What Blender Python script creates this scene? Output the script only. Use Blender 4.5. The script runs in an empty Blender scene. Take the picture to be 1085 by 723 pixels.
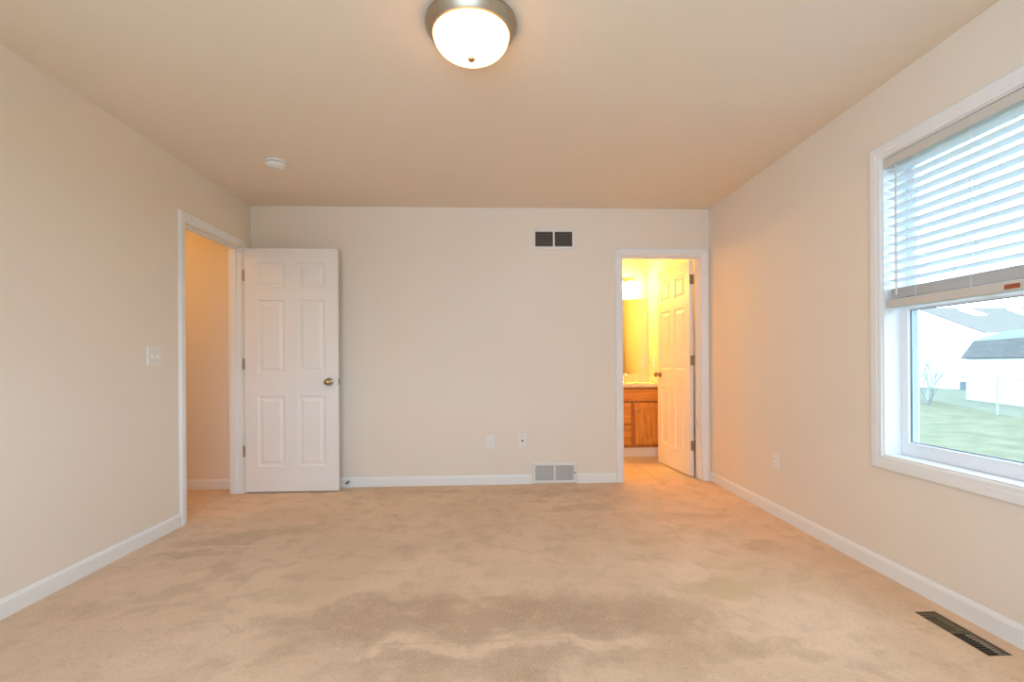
import bpy, bmesh, math, random
from mathutils import Vector, Matrix

sc = bpy.context.scene
C = sc.collection
rnd = random.Random(7)
PI = math.pi

# ------------------------------------------------------------------ camera
CAMH = 1.0625
cam_d = bpy.data.cameras.new('camera')
cam = bpy.data.objects.new('camera', cam_d)
C.objects.link(cam)
cam_d.sensor_width = 36.0
cam_d.sensor_fit = 'HORIZONTAL'
cam_d.lens = 520.0 / 1085.0 * 36.0
cam_d.shift_x = -4.895 / 1085.0
cam_d.shift_y = 24.107 / 1085.0
cam_d.clip_start = 0.02
cam_d.clip_end = 300
cam.matrix_world = (Matrix.Translation((0, 0, CAMH)) @ Matrix.Rotation(-0.0460, 4, 'Z')
                    @ Matrix.Rotation(PI / 2, 4, 'X') @ Matrix.Rotation(-0.0066, 4, 'Z'))
sc.camera = cam

# ------------------------------------------------------------------ colour management
sc.view_settings.view_transform = 'Standard'
sc.view_settings.look = 'None'
sc.view_settings.exposure = 0.08
sc.view_settings.gamma = 1.0
sc.view_settings.use_curve_mapping = False
try:
    sc.cycles.use_denoising = True
    sc.cycles.max_bounces = 12
    sc.cycles.diffuse_bounces = 8
    sc.cycles.glossy_bounces = 5
    sc.cycles.transparent_max_bounces = 12
    sc.cycles.sample_clamp_indirect = 6.0
    sc.cycles.caustics_reflective = False
    sc.cycles.caustics_refractive = False
except Exception:
    pass

# ------------------------------------------------------------------ sky
SKY = 9.0
w = bpy.data.worlds.new('overcast_sky')
sc.world = w
w.use_nodes = True
bg = w.node_tree.nodes['Background']
bg.inputs[0].default_value = (0.68, 0.91, 1.12, 1)
bg.inputs[1].default_value = SKY

# lamp strengths
CEIL_LAMP = (1.0, 0.46, 0.17)
CEIL_STR = 8.0
BATH_COL = (1.0, 0.455, 0.078)
BATH_STR = 155.0
HALL_COL = (1.0, 0.53, 0.15)
HALL_STR = 50.0


def portal(name, loc, rot, sx, sy):
    l = bpy.data.lights.new(name, 'AREA')
    l.shape = 'RECTANGLE'
    l.size = sx
    l.size_y = sy
    l.cycles.is_portal = True
    o = bpy.data.objects.new(name, l)
    C.objects.link(o)
    o.location = loc
    o.rotation_euler = rot
    return o


# room dimensions
XL, XR, D, H = -2.0873, 1.9408, 4.3317, 2.44
YF = -0.75
BD = 4.447          # bathroom side of the back wall
BX0, BX1, BY1 = 0.40, 1.92, 6.02
HX0, HX1 = -3.35, -2.187   # hall: far side and room side
HY0, HY1 = 2.2, 4.345
WY0, WY1, WZ0, WZ1 = 1.48, 2.36, 0.595, 2.070
FW = (-1.55, 0.85, 0.75, 2.12)   # unseen window added behind the camera for daylight: x0,x1,z0,z1

portal('window_daylight_right', (2.10, (WY0 + WY1) / 2, (WZ0 + WZ1) / 2), (0, PI / 2, 0), WZ1 - WZ0, WY1 - WY0)
portal('added_window_daylight', ((FW[0] + FW[1]) / 2, YF - 0.08, (FW[2] + FW[3]) / 2), (PI / 2, 0, 0), FW[1] - FW[0], FW[3] - FW[2])  # sky portal for the added window behind the camera


# ------------------------------------------------------------------ materials
def new_mat(name):
    m = bpy.data.materials.new(name)
    m.use_nodes = True
    nt = m.node_tree
    return m, nt, nt.nodes['Principled BSDF']


def mat(name, col, rough=0.5, metal=0.0, bump=0.0, bscale=60.0, var=0.0, vscale=6.0, emit=None, estr=0.0, spec=0.5):
    m, nt, b = new_mat(name)
    N, L = nt.nodes, nt.links
    b.inputs['Base Color'].default_value = (*col, 1)
    b.inputs['Roughness'].default_value = rough
    b.inputs['Metallic'].default_value = metal
    b.inputs['Specular IOR Level'].default_value = spec
    tc = N.new('ShaderNodeTexCoord')
    if var > 0:
        n = N.new('ShaderNodeTexNoise')
        n.inputs['Scale'].default_value = vscale
        n.inputs['Detail'].default_value = 4
        L.new(tc.outputs['Object'], n.inputs['Vector'])
        r = N.new('ShaderNodeMapRange')
        r.inputs['From Min'].default_value = 0.3
        r.inputs['From Max'].default_value = 0.7
        r.inputs['To Min'].default_value = 1 - var
        r.inputs['To Max'].default_value = 1 + var
        L.new(n.outputs['Fac'], r.inputs['Value'])
        mx = N.new('ShaderNodeVectorMath')
        mx.operation = 'SCALE'
        mx.inputs[0].default_value = col
        L.new(r.outputs[0], mx.inputs['Scale'])
        L.new(mx.outputs[0], b.inputs['Base Color'])
    if bump > 0:
        n = N.new('ShaderNodeTexNoise')
        n.inputs['Scale'].default_value = bscale
        n.inputs['Detail'].default_value = 3
        L.new(tc.outputs['Object'], n.inputs['Vector'])
        bp = N.new('ShaderNodeBump')
        bp.inputs['Strength'].default_value = bump
        bp.inputs['Distance'].default_value = 0.002
        L.new(n.outputs['Fac'], bp.inputs['Height'])
        L.new(bp.outputs[0], b.inputs['Normal'])
    if emit:
        b.inputs['Emission Color'].default_value = (*emit, 1)
        b.inputs['Emission Strength'].default_value = estr
    return m


M = {}
M['wall'] = mat('cream_wall_paint', (0.815, 0.745, 0.66), 0.7, bump=0.15, bscale=220, var=0.012, vscale=1.3, spec=0.25)
M['ceil'] = mat('flat_ceiling_paint', (0.80, 0.715, 0.60), 0.9, bump=0.25, bscale=260, var=0.015, vscale=1.0, spec=0.1)
M['trim'] = mat('white_trim_paint', (0.83, 0.84, 0.85), 0.35, var=0.01, vscale=3)
M['door'] = mat('white_door_paint', (0.84, 0.83, 0.83), 0.42, bump=0.08, bscale=90, var=0.01, vscale=4)
M['vinyl'] = mat('white_vinyl', (0.84, 0.85, 0.87), 0.3, var=0.008, vscale=5)
M['gasket'] = mat('blue_grey_gasket', (0.10, 0.12, 0.17), 0.6, var=0.05)
M['plate'] = mat('white_plastic', (0.82, 0.80, 0.77), 0.35, var=0.01)
M['slot'] = mat('dark_slot', (0.03, 0.03, 0.03), 0.6, var=0.02)
M['slat'] = mat('blind_slat_white', (0.74, 0.77, 0.80), 0.4, var=0.01, vscale=8)
M['rail'] = mat('blind_rail_white', (0.62, 0.60, 0.57), 0.45, var=0.01, vscale=8)
M['sticker'] = mat('red_brown_sticker', (0.35, 0.09, 0.04), 0.5, var=0.2, vscale=120)
M['nickel'] = mat('brushed_nickel', (0.44, 0.38, 0.30), 0.42, 1.0, var=0.05, vscale=30)
M['knob'] = mat('antique_brass_knob', (0.42, 0.34, 0.22), 0.22, 1.0, var=0.08, vscale=60)
M['hinge'] = mat('dull_brass_hinge', (0.40, 0.34, 0.25), 0.38, 1.0, var=0.1, vscale=80)
M['vent_white'] = mat('white_enamel_steel', (0.80, 0.79, 0.77), 0.4, var=0.01)
M['vent_grey'] = mat('grey_louver_enamel', (0.72, 0.73, 0.73), 0.5, var=0.02, vscale=30)
M['duct'] = mat('dark_duct_steel', (0.035, 0.032, 0.03), 0.7, var=0.1, vscale=20)
M['duct_grey'] = mat('galvanised_duct_steel', (0.40, 0.40, 0.40), 0.6, var=0.1, vscale=20)
M['register'] = mat('brown_enamel_register', (0.17, 0.125, 0.07), 0.4, 0.3, var=0.15, vscale=40)
M['counter'] = mat('cultured_marble', (0.85, 0.78, 0.66), 0.2, var=0.05, vscale=9)
M['chrome'] = mat('chrome', (0.8, 0.8, 0.8), 0.12, 1.0, var=0.02)
M['bulb'] = mat('lit_glass_shade', (0.9, 0.85, 0.75), 0.4, emit=BATH_COL, estr=BATH_STR, var=0.01)
M['bowl'] = mat('lit_frosted_bowl', (0.9, 0.87, 0.8), 0.3, emit=CEIL_LAMP, estr=CEIL_STR, var=0.01)
M['hall_bulb'] = mat('lit_hall_bowl', (0.9, 0.85, 0.75), 0.4, emit=HALL_COL, estr=HALL_STR, var=0.01)
M['bath_wall'] = mat('bathroom_wall_paint', (0.86, 0.84, 0.74), 0.6, bump=0.1, bscale=200, var=0.01, vscale=2)
M['siding'] = mat('white_siding', (0.80, 0.82, 0.84), 0.6, var=0.02, vscale=3)
M['galv'] = mat('galvanised_steel', (0.42, 0.45, 0.47), 0.5, 0.5, var=0.1, vscale=20)
M['bark'] = mat('grey_bark', (0.26, 0.24, 0.22), 0.9, var=0.2, vscale=10)
M['rubber'] = mat('dark_rubber', (0.04, 0.03, 0.025), 0.6, var=0.1)
M['grey_box'] = mat('grey_utility_metal', (0.10, 0.11, 0.12), 0.6, var=0.1)

# mirror
m, nt, b = new_mat('mirror_silver')
b.inputs['Base Color'].default_value = (0.86, 0.87, 0.84, 1)
b.inputs['Metallic'].default_value = 1
b.inputs['Roughness'].default_value = 0.02
M['mirror'] = m

# window glass: see-through with a faint reflection
m, nt, b = new_mat('window_glass')
N, L = nt.nodes, nt.links
N.remove(b)
tr = N.new('ShaderNodeBsdfTransparent')
tr.inputs[0].default_value = (0.74, 0.80, 0.82, 1)
gl = N.new('ShaderNodeBsdfGlossy')
gl.inputs['Roughness'].default_value = 0.02
lw = N.new('ShaderNodeLayerWeight')
lw.inputs['Blend'].default_value = 0.5
pw = N.new('ShaderNodeMath')
pw.operation = 'POWER'
pw.inputs[1].default_value = 5.0
L.new(lw.outputs['Facing'], pw.inputs[0])
fr = N.new('ShaderNodeMapRange')
fr.inputs['To Min'].default_value = 0.03
fr.inputs['To Max'].default_value = 0.5
L.new(pw.outputs[0], fr.inputs['Value'])
mx = N.new('ShaderNodeMixShader')
L.new(fr.outputs[0], mx.inputs[0])
L.new(tr.outputs[0], mx.inputs[1])
L.new(gl.outputs[0], mx.inputs[2])
L.new(mx.outputs[0], N['Material Output'].inputs[0])
M['glass'] = m
M['clear_glass'] = m.copy()
M['clear_glass'].name = 'clear_window_glass'
M['clear_glass'].node_tree.nodes['Transparent BSDF'].inputs[0].default_value = (0.98, 0.98, 0.98, 1)


def oak(name, axis):
    m, nt, b = new_mat(name)
    N, L = nt.nodes, nt.links
    tc = N.new('ShaderNodeTexCoord')
    mp = N.new('ShaderNodeMapping')
    s = [40, 40, 40]
    s[axis] = 3
    mp.inputs['Scale'].default_value = s
    n = N.new('ShaderNodeTexNoise')
    n.inputs['Scale'].default_value = 1.0
    n.inputs['Detail'].default_value = 6
    n.inputs['Distortion'].default_value = 0.6
    L.new(tc.outputs['Object'], mp.inputs[0])
    L.new(mp.outputs[0], n.inputs['Vector'])
    r = N.new('ShaderNodeValToRGB')
    r.color_ramp.elements[0].position = 0.3
    r.color_ramp.elements[0].color = (0.46, 0.20, 0.040, 1)
    r.color_ramp.elements[1].position = 0.7
    r.color_ramp.elements[1].color = (0.74, 0.37, 0.09, 1)
    L.new(n.outputs['Fac'], r.inputs[0])
    L.new(r.outputs[0], b.inputs['Base Color'])
    b.inputs['Roughness'].default_value = 0.35
    return m


M['oak_v'] = oak('honey_oak_upright_grain', 2)
M['oak_frame'] = oak('gap_shade_oak_face_frame', 2)  # oak darkened in colour to stand for shaded gaps between the fronts
for e_, c_ in zip(M['oak_frame'].node_tree.nodes['Color Ramp'].color_ramp.elements, ((0.33, 0.135, 0.028, 1), (0.48, 0.215, 0.05, 1))):
    e_.color = c_
M['oak_h'] = oak('honey_oak_level_grain', 0)


# carpet, with its own stains and worn patches (x, y, radius x, radius y, colour, strength)
def carpet():
    m, nt, b = new_mat('beige_cut_pile_carpet')
    N, L = nt.nodes, nt.links
    tc = N.new('ShaderNodeTexCoord')
    pos = tc.outputs['Object']

    def noise(scale, detail=4, dist=0.0, rough=0.5):
        n = N.new('ShaderNodeTexNoise')
        n.inputs['Scale'].default_value = scale
        n.inputs['Detail'].default_value = detail
        n.inputs['Distortion'].default_value = dist
        n.inputs['Roughness'].default_value = rough
        L.new(pos, n.inputs['Vector'])
        return n

    def mixc(fac, c1, c2):
        x = N.new('ShaderNodeMix')
        x.data_type = 'RGBA'
        for sock, v in ((x.inputs[0], fac), (x.inputs[6], c1), (x.inputs[7], c2)):
            if isinstance(v, (int, float)):
                sock.default_value = v
            elif isinstance(v, tuple):
                sock.default_value = (*v, 1)
            else:
                L.new(v, sock)
        return x.outputs[2]

    def ramp(src, a, bb, lo=0.0, hi=1.0):
        r = N.new('ShaderNodeMapRange')
        r.interpolation_type = 'SMOOTHSTEP'
        r.inputs['From Min'].default_value = a
        r.inputs['From Max'].default_value = bb
        r.inputs['To Min'].default_value = lo
        r.inputs['To Max'].default_value = hi
        L.new(src, r.inputs['Value'])
        return r.outputs[0]

    def mul(a, b_):
        x = N.new('ShaderNodeMath')
        x.operation = 'MULTIPLY'
        for s, v in ((x.inputs[0], a), (x.inputs[1], b_)):
            if isinstance(v, (int, float)):
                s.default_value = v
            else:
                L.new(v, s)
        return x.outputs[0]

    big = noise(1.6, 5, 0.8)
    mid = noise(7.0, 5, 0.6, 0.6)
    base = mixc(ramp(big.outputs['Fac'], 0.38, 0.66), CARPET_A, CARPET_B)
    base = mixc(mul(ramp(mid.outputs['Fac'], 0.47, 0.68), 0.75), base, CARPET_WORN)
    # warped coordinates for ragged stain outlines
    wn = noise(3.2, 5, 0.3, 0.6)
    sub = N.new('ShaderNodeVectorMath')
    sub.operation = 'SUBTRACT'
    L.new(wn.outputs['Color'], sub.inputs[0])
    sub.inputs[1].default_value = (0.5, 0.5, 0.5)
    sca = N.new('ShaderNodeVectorMath')
    sca.operation = 'SCALE'
    sca.inputs['Scale'].default_value = 0.55
    L.new(sub.outputs[0], sca.inputs[0])
    add = N.new('ShaderNodeVectorMath')
    add.operation = 'ADD'
    L.new(pos, add.inputs[0])
    L.new(sca.outputs[0], add.inputs[1])
    fine = noise(3.5, 6, 1.2, 0.7)
    base = mixc(mul(ramp(fine.outputs['Fac'], 0.50, 0.70), 0.40), base, LT)
    breakup = ramp(noise(11.0, 6, 0.4, 0.7).outputs['Fac'], 0.25, 0.55, 0.25, 1.0)
    for (x, y, rx, ry, col, st) in STAINS:
        mp = N.new('ShaderNodeMapping')
        mp.vector_type = 'POINT'
        mp.inputs['Location'].default_value = (-x / rx, -y / ry, 0)
        mp.inputs['Scale'].default_value = (1 / rx, 1 / ry, 0.0)
        L.new(add.outputs[0], mp.inputs[0])
        ln = N.new('ShaderNodeVectorMath')
        ln.operation = 'LENGTH'
        L.new(mp.outputs[0], ln.inputs[0])
        f = mul(mul(ramp(ln.outputs['Value'], 1.25, 0.50), breakup), st)
        base = mixc(f, base, col)
    # pressed seam line across the pile
    for (x, y, rx, ry, col, st) in LINES:
        mp = N.new('ShaderNodeMapping')
        mp.inputs['Location'].default_value = (-x / rx, -y / ry, 0)
        mp.inputs['Scale'].default_value = (1 / rx, 1 / ry, 0.0)
        L.new(pos, mp.inputs[0])
        ln = N.new('ShaderNodeVectorMath')
        ln.operation = 'LENGTH'
        L.new(mp.outputs[0], ln.inputs[0])
        base = mixc(mul(ramp(ln.outputs['Value'], 1.0, 0.6), st), base, col)
    # tufts
    tuft = noise(170, 3, 0, 0.8)
    tuft2 = noise(60, 5, 0, 0.8)
    base = mixc(mul(ramp(tuft.outputs['Fac'], 0.35, 0.65), 0.6), base, CARPET_FLECK)
    base = mixc(mul(ramp(tuft2.outputs['Fac'], 0.52, 0.66), 0.50), base, CARPET_WORN)
    L.new(base, b.inputs['Base Color'])
    b.inputs['Roughness'].default_value = 1.0
    b.inputs['Specular IOR Level'].default_value = 0.05
    b.inputs['Sheen Weight'].default_value = 0.15
    bp = N.new('ShaderNodeBump')
    bp.inputs['Strength'].default_value = 0.7
    bp.inputs['Distance'].default_value = 0.006
    L.new(tuft2.outputs['Fac'], bp.inputs['Height'])
    L.new(bp.outputs[0], b.inputs['Normal'])
    return m


CARPET_A = (0.655, 0.45, 0.295)
CARPET_B = (0.745, 0.53, 0.36)
CARPET_WORN = (0.50, 0.335, 0.20)
CARPET_FLECK = (0.80, 0.62, 0.44)
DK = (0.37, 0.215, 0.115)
YE = (0.50, 0.36, 0.15)
LT = (0.85, 0.62, 0.45)
STAINS = [
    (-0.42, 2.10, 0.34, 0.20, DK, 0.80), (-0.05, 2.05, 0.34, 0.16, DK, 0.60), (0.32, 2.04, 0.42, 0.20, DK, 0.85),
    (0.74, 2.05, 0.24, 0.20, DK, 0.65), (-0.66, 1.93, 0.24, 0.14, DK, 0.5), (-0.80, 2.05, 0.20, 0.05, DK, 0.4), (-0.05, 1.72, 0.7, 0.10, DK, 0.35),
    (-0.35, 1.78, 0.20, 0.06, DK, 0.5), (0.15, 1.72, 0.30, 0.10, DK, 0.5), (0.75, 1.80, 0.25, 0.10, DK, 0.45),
    (-1.66, 3.05, 0.22, 0.12, DK, 0.6), (-1.42, 3.18, 0.30, 0.10, (0.42, 0.30, 0.14), 0.6), (-1.70, 2.82, 0.20, 0.06, DK, 0.6),
    (-1.40, 2.65, 0.16, 0.10, DK, 0.55), (-1.55, 2.35, 0.22, 0.06, DK, 0.4), (-1.75, 2.20, 0.2, 0.10, DK, 0.35),
    (0.45, 4.05, 0.45, 0.08, DK, 0.5), (0.62, 3.55, 0.30, 0.07, DK, 0.5), (-0.45, 4.1, 0.40, 0.05, DK, 0.35),
    (-0.30, 3.75, 0.25, 0.05, YE, 0.35), (0.95, 2.90, 0.12, 0.08, YE, 0.5), (0.45, 2.70, 0.10, 0.07, YE, 0.25),
    (1.10, 2.28, 0.25, 0.13, YE, 0.6), (1.28, 2.55, 0.12, 0.06, YE, 0.45), (1.15, 1.75, 0.12, 0.06, YE, 0.6),
    (1.00, 3.40, 0.25, 0.10, YE, 0.35), (1.20, 3.05, 0.3, 0.07, YE, 0.3), (1.45, 3.35, 0.2, 0.12, DK, 0.35),
    (1.55, 2.75, 0.14, 0.10, DK, 0.4), (-0.95, 2.30, 0.20, 0.10, YE, 0.3),
    (1.35, 1.95, 0.25, 0.20, LT, 0.5), (1.05, 2.45, 0.16, 0.08, LT, 0.5), (0.35, 1.80, 0.18, 0.05, LT, 0.5),
    (-0.25, 1.86, 0.4, 0.05, LT, 0.4), (-1.75, 2.5, 0.2, 0.15, LT, 0.25), (0.2, 2.5, 0.9, 0.2, LT, 0.2),
]
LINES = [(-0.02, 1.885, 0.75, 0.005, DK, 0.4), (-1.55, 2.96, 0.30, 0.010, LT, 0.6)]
M['carpet'] = carpet()


def tile_floor():
    m, nt, b = new_mat('cream_ceramic_tile')
    N, L = nt.nodes, nt.links
    tc = N.new('ShaderNodeTexCoord')
    mp = N.new('ShaderNodeMapping')
    mp.inputs['Location'].default_value = (0.08, -0.02, 0)
    L.new(tc.outputs['Object'], mp.inputs[0])
    br = N.new('ShaderNodeTexBrick')
    br.offset = 0.0
    br.inputs['Scale'].default_value = 1.0
    br.inputs['Brick Width'].default_value = 0.31
    br.inputs['Row Height'].default_value = 0.31
    br.inputs['Mortar Size'].default_value = 0.004
    br.inputs['Mortar Smooth'].default_value = 0.1
    br.inputs['Color1'].default_value = (0.66, 0.56, 0.44, 1)
    br.inputs['Color2'].default_value = (0.62, 0.52, 0.40, 1)
    br.inputs['Mortar'].default_value = (0.42, 0.33, 0.24, 1)
    L.new(mp.outputs[0], br.inputs['Vector'])
    L.new(br.outputs['Color'], b.inputs['Base Color'])
    b.inputs['Roughness'].default_value = 0.35
    return m


M['tile'] = tile_floor()


def noise_mat(name, c1, c2, scale, rough=0.9, detail=6, zs=1.0):
    m, nt, b = new_mat(name)
    N, L = nt.nodes, nt.links
    tc = N.new('ShaderNodeTexCoord')
    mp = N.new('ShaderNodeMapping')
    mp.inputs['Scale'].default_value = (1, 1, zs)
    L.new(tc.outputs['Object'], mp.inputs[0])
    n = N.new('ShaderNodeTexNoise')
    n.inputs['Scale'].default_value = scale
    n.inputs['Detail'].default_value = detail
    L.new(mp.outputs[0], n.inputs['Vector'])
    r = N.new('ShaderNodeValToRGB')
    r.color_ramp.elements[0].position = 0.35
    r.color_ramp.elements[0].color = (*c1, 1)
    r.color_ramp.elements[1].position = 0.65
    r.color_ramp.elements[1].color = (*c2, 1)
    L.new(n.outputs['Fac'], r.inputs[0])
    L.new(r.outputs[0], b.inputs['Base Color'])
    b.inputs['Roughness'].default_value = rough
    b.inputs['Specular IOR Level'].default_value = 0.1
    return m


M['grass'] = noise_mat('lawn_grass', (0.130, 0.122, 0.068), (0.195, 0.165, 0.098), 2.2)
M['shingle'] = noise_mat('grey_shingles', (0.172, 0.140, 0.118), (0.190, 0.154, 0.130), 3.0)
M['shed_shingle'] = noise_mat('grey_shed_shingles', (0.100, 0.090, 0.085), (0.145, 0.125, 0.115), 2.0, zs=6)
M['shed_top'] = noise_mat('pale_upper_slope_shingles', (0.16, 0.16, 0.155), (0.19, 0.19, 0.18), 3.0)  # upper shed slope, coloured paler than the lower one


# ------------------------------------------------------------------ mesh helpers
class MB:
    def __init__(s):
        s.v = []
        s.f = []

    def face(s, pts):
        n = len(s.v)
        s.v += [tuple(p) for p in pts]
        s.f.append(tuple(range(n, n + len(pts))))

    def box(s, x0, x1, y0, y1, z0, z1):
        n = len(s.v)
        for z in (z0, z1):
            s.v += [(x0, y0, z), (x1, y0, z), (x1, y1, z), (x0, y1, z)]
        for f in ((3, 2, 1, 0), (4, 5, 6, 7), (0, 1, 5, 4), (1, 2, 6, 5), (2, 3, 7, 6), (3, 0, 4, 7)):
            s.f.append(tuple(n + i for i in f))
        return s

    def bbox(s, x0, x1, y0, y1, z0, z1, b=0.002):
        """box with chamfered edges"""
        bm = bmesh.new()
        bmesh.ops.create_cube(bm, size=1)
        for v in bm.verts:
            v.co = ((x0 + x1) / 2 + v.co.x * (x1 - x0), (y0 + y1) / 2 + v.co.y * (y1 - y0), (z0 + z1) / 2 + v.co.z * (z1 - z0))
        bmesh.ops.bevel(bm, geom=bm.edges[:], offset=b, segments=2, affect='EDGES', profile=0.6)
        s.add_bm(bm)
        return s

    def add_bm(s, bm, mtx=None):
        bm.verts.index_update()
        n = len(s.v)
        for v in bm.verts:
            c = mtx @ v.co if mtx else v.co
            s.v.append(tuple(c))
        for f in bm.faces:
            s.f.append(tuple(n + v.index for v in f.verts))
        bm.free()

    def lathe(s, prof, mtx=None, seg=32):
        """prof: (radius, height) pairs revolved about local z"""
        mtx = mtx or Matrix.Identity(4)
        n = len(s.v)
        for r, z in prof:
            for i in range(seg):
                a = 2 * PI * i / seg
                s.v.append(tuple(mtx @ Vector((r * math.cos(a), r * math.sin(a), z))))
        for j in range(len(prof) - 1):
            for i in range(seg):
                k = (i + 1) % seg
                s.f.append((n + j * seg + i, n + j * seg + k, n + (j + 1) * seg + k, n + (j + 1) * seg + i))
        s.f.append(tuple(n + i for i in reversed(range(seg))))
        e = n + (len(prof) - 1) * seg
        s.f.append(tuple(e + i for i in range(seg)))
        return s

    def tube(s, pts, rad, seg=8):
        """tube through points; rad a number or list"""
        if isinstance(rad, (int, float)):
            rad = [rad] * len(pts)
        n = len(s.v)
        pts = [Vector(p) for p in pts]
        for i, p in enumerate(pts):
            d = (pts[min(i + 1, len(pts) - 1)] - pts[max(i - 1, 0)]).normalized()
            up = Vector((0, 0, 1)) if abs(d.z) < 0.9 else Vector((1, 0, 0))
            a = d.cross(up).normalized()
            b2 = d.cross(a)
            for k in range(seg):
                t = 2 * PI * k / seg
                s.v.append(tuple(p + (a * math.cos(t) + b2 * math.sin(t)) * rad[i]))
        for j in range(len(pts) - 1):
            for k in range(seg):
                k2 = (k + 1) % seg
                s.f.append((n + j * seg + k, n + (j + 1) * seg + k, n + (j + 1) * seg + k2, n + j * seg + k2))
        s.f.append(tuple(n + k for k in range(seg)))
        e = n + (len(pts) - 1) * seg
        s.f.append(tuple(e + k for k in reversed(range(seg))))
        return s

    def prism(s, prof, p0, p1, fn):
        """profile (a,b) swept from t=p0 to t=p1, fn(t,a,b)->xyz"""
        n = len(s.v)
        k = len(prof)
        for t in (p0, p1):
            for a, b2 in prof:
                s.v.append(tuple(fn(t, a, b2)))
        for i in range(k):
            j = (i + 1) % k
            s.f.append((n + i, n + j, n + k + j, n + k + i))
        s.f.append(tuple(n + i for i in reversed(range(k))))
        s.f.append(tuple(n + k + i for i in range(k)))
        return s

    def frame(s, a0, a1, b0, b1, prof, fn, closed=True):
        """mitred moulding round an opening; prof (outward offset, projection)"""
        n = len(s.v)
        k = len(prof)
        if closed:
            corners = [(-1, -1), (-1, 1), (1, 1), (1, -1)]
        else:
            corners = [(-1, 0), (-1, 1), (1, 1), (1, 0)]
        for (ca, cb) in corners:
            for (wd, pr) in prof:
                a = (a0 - wd) if ca < 0 else (a1 + wd)
                if cb == 0:
                    b2 = b0
                else:
                    b2 = (b0 - wd) if cb < 0 else (b1 + wd)
                s.v.append(tuple(fn(a, b2, pr)))
        segs = 4 if closed else 3
        for c in range(segs):
            d = (c + 1) % 4
            for i in range(k):
                j = (i + 1) % k
                s.f.append((n + c * k + i, n + c * k + j, n + d * k + j, n + d * k + i))
        if not closed:
            s.f.append(tuple(n + i for i in range(k)))
            s.f.append(tuple(n + 3 * k + i for i in range(k)))
        return s

    def build(s, name, m, parent=None, smooth=None, loc=None):
        me = bpy.data.meshes.new(name)
        me.from_pydata(s.v, [], s.f)
        bm = bmesh.new()
        bm.from_mesh(me)
        bmesh.ops.recalc_face_normals(bm, faces=bm.faces)
        bm.to_mesh(me)
        bm.free()
        me.materials.append(m)
        if smooth is not None:
            me.shade_smooth()
            me.set_sharp_from_angle(angle=math.radians(smooth))
        o = bpy.data.objects.new(name, me)
        C.objects.link(o)
        if parent:
            o.parent = parent
            o.matrix_parent_inverse = Matrix.Identity(4)
        if loc:
            o.location = loc
        return o


def tag(o, label=None, cat=None, group=None, kind=None):
    if label:
        o['label'] = label
    if cat:
        o['category'] = cat
    if group:
        o['group'] = group
    if kind:
        o['kind'] = kind
    return o


def empty(name, loc=(0, 0, 0), rz=0.0):
    o = bpy.data.objects.new(name, None)
    o.empty_display_size = 0.1
    C.objects.link(o)
    o.location = loc
    o.rotation_euler = (0, 0, rz)
    return o


def T(x, y, z):
    return Matrix.Translation((x, y, z))


def R(a, ax):
    return Matrix.Rotation(a, 4, ax)


CASING = [(0.004, 0.0), (0.004, 0.009), (0.012, 0.0125), (0.022, 0.0125), (0.028, 0.016), (0.048, 0.018), (0.058, 0.018),
          (0.064, 0.013), (0.066, 0.0)]
BASE = [(0.0, 0.0), (0.0125, 0.0), (0.0125, 0.066), (0.010, 0.074), (0.006, 0.080), (0.004, 0.084), (0.0, 0.084)]

# ------------------------------------------------------------------ room shell
# floor of the bedroom and hall, with a cut-out for the floor register
RVX0, RVX1, RVY0, RVY1 = 1.770, 1.864, 1.684, 2.004
fb = MB()
xs = [HX0 - 0.1, RVX0, RVX1, XR + 0.02]
ys = [YF - 0.05, RVY0, RVY1, 4.390]
for i in range(3):
    for j in range(3):
        if i == 1 and j == 1:
            continue
        fb.box(xs[i], xs[i + 1], ys[j], ys[j + 1], -0.03, 0.0)
tag(fb.build('floor', M['carpet']), 'beige cut pile bedroom carpet with brown and yellow stains', 'carpet', kind='structure')
tag(MB().box(BX0 - 0.1, BX1 + 0.1, 4.3905, BY1 + 0.1, -0.03, 0.0).build('floor_bathroom', M['tile']),
    'cream square tile floor of the bathroom', 'floor', kind='structure')

tag(MB().box(XL - 0.02, XR + 0.02, YF - 0.05, BD, H, H + 0.1).build('ceiling', M['ceil']),
    'plain bedroom ceiling carrying the round lamp', 'ceiling', kind='structure')
tag(MB().box(BX0 - 0.1, BX1 + 0.1, BD, BY1 + 0.1, H, H + 0.1).build('ceiling_bathroom', M['ceil']),
    'bathroom ceiling behind the bedroom wall', 'ceiling', kind='structure')
tag(MB().box(HX0 - 0.1, XL - 0.02, HY0 - 0.1, HY1 + 0.1, H, H + 0.1).build('ceiling_hall', M['ceil']),
    'hall ceiling beyond the left doorway', 'ceiling', kind='structure')

# left wall with doorway
DLY0, DLY1, DLZ = 3.417, 4.172, 2.040
wl = MB()
wl.box(HX1, XL, YF - 0.1, DLY0, 0, H)
wl.box(HX1, XL, DLY1, 4.345, 0, H)
wl.box(HX1, XL, DLY0, DLY1, DLZ, H)
tag(wl.build('wall_left', M['wall']), 'cream left wall with the hall doorway', 'wall', kind='structure')

# back wall with bathroom doorway
BDX0, BDX1, BDZ = 1.147, 1.864, 2.020
wb = MB()
wb.box(XL, BDX0, D, BD, 0, H)
wb.box(BDX1, XR + 0.12, D, BD, 0, H)
wb.box(BDX0, BDX1, D, BD, BDZ, H)
tag(wb.build('wall_back', M['wall']), 'cream back wall with the bathroom doorway and two vents', 'wall', kind='structure')

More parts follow.
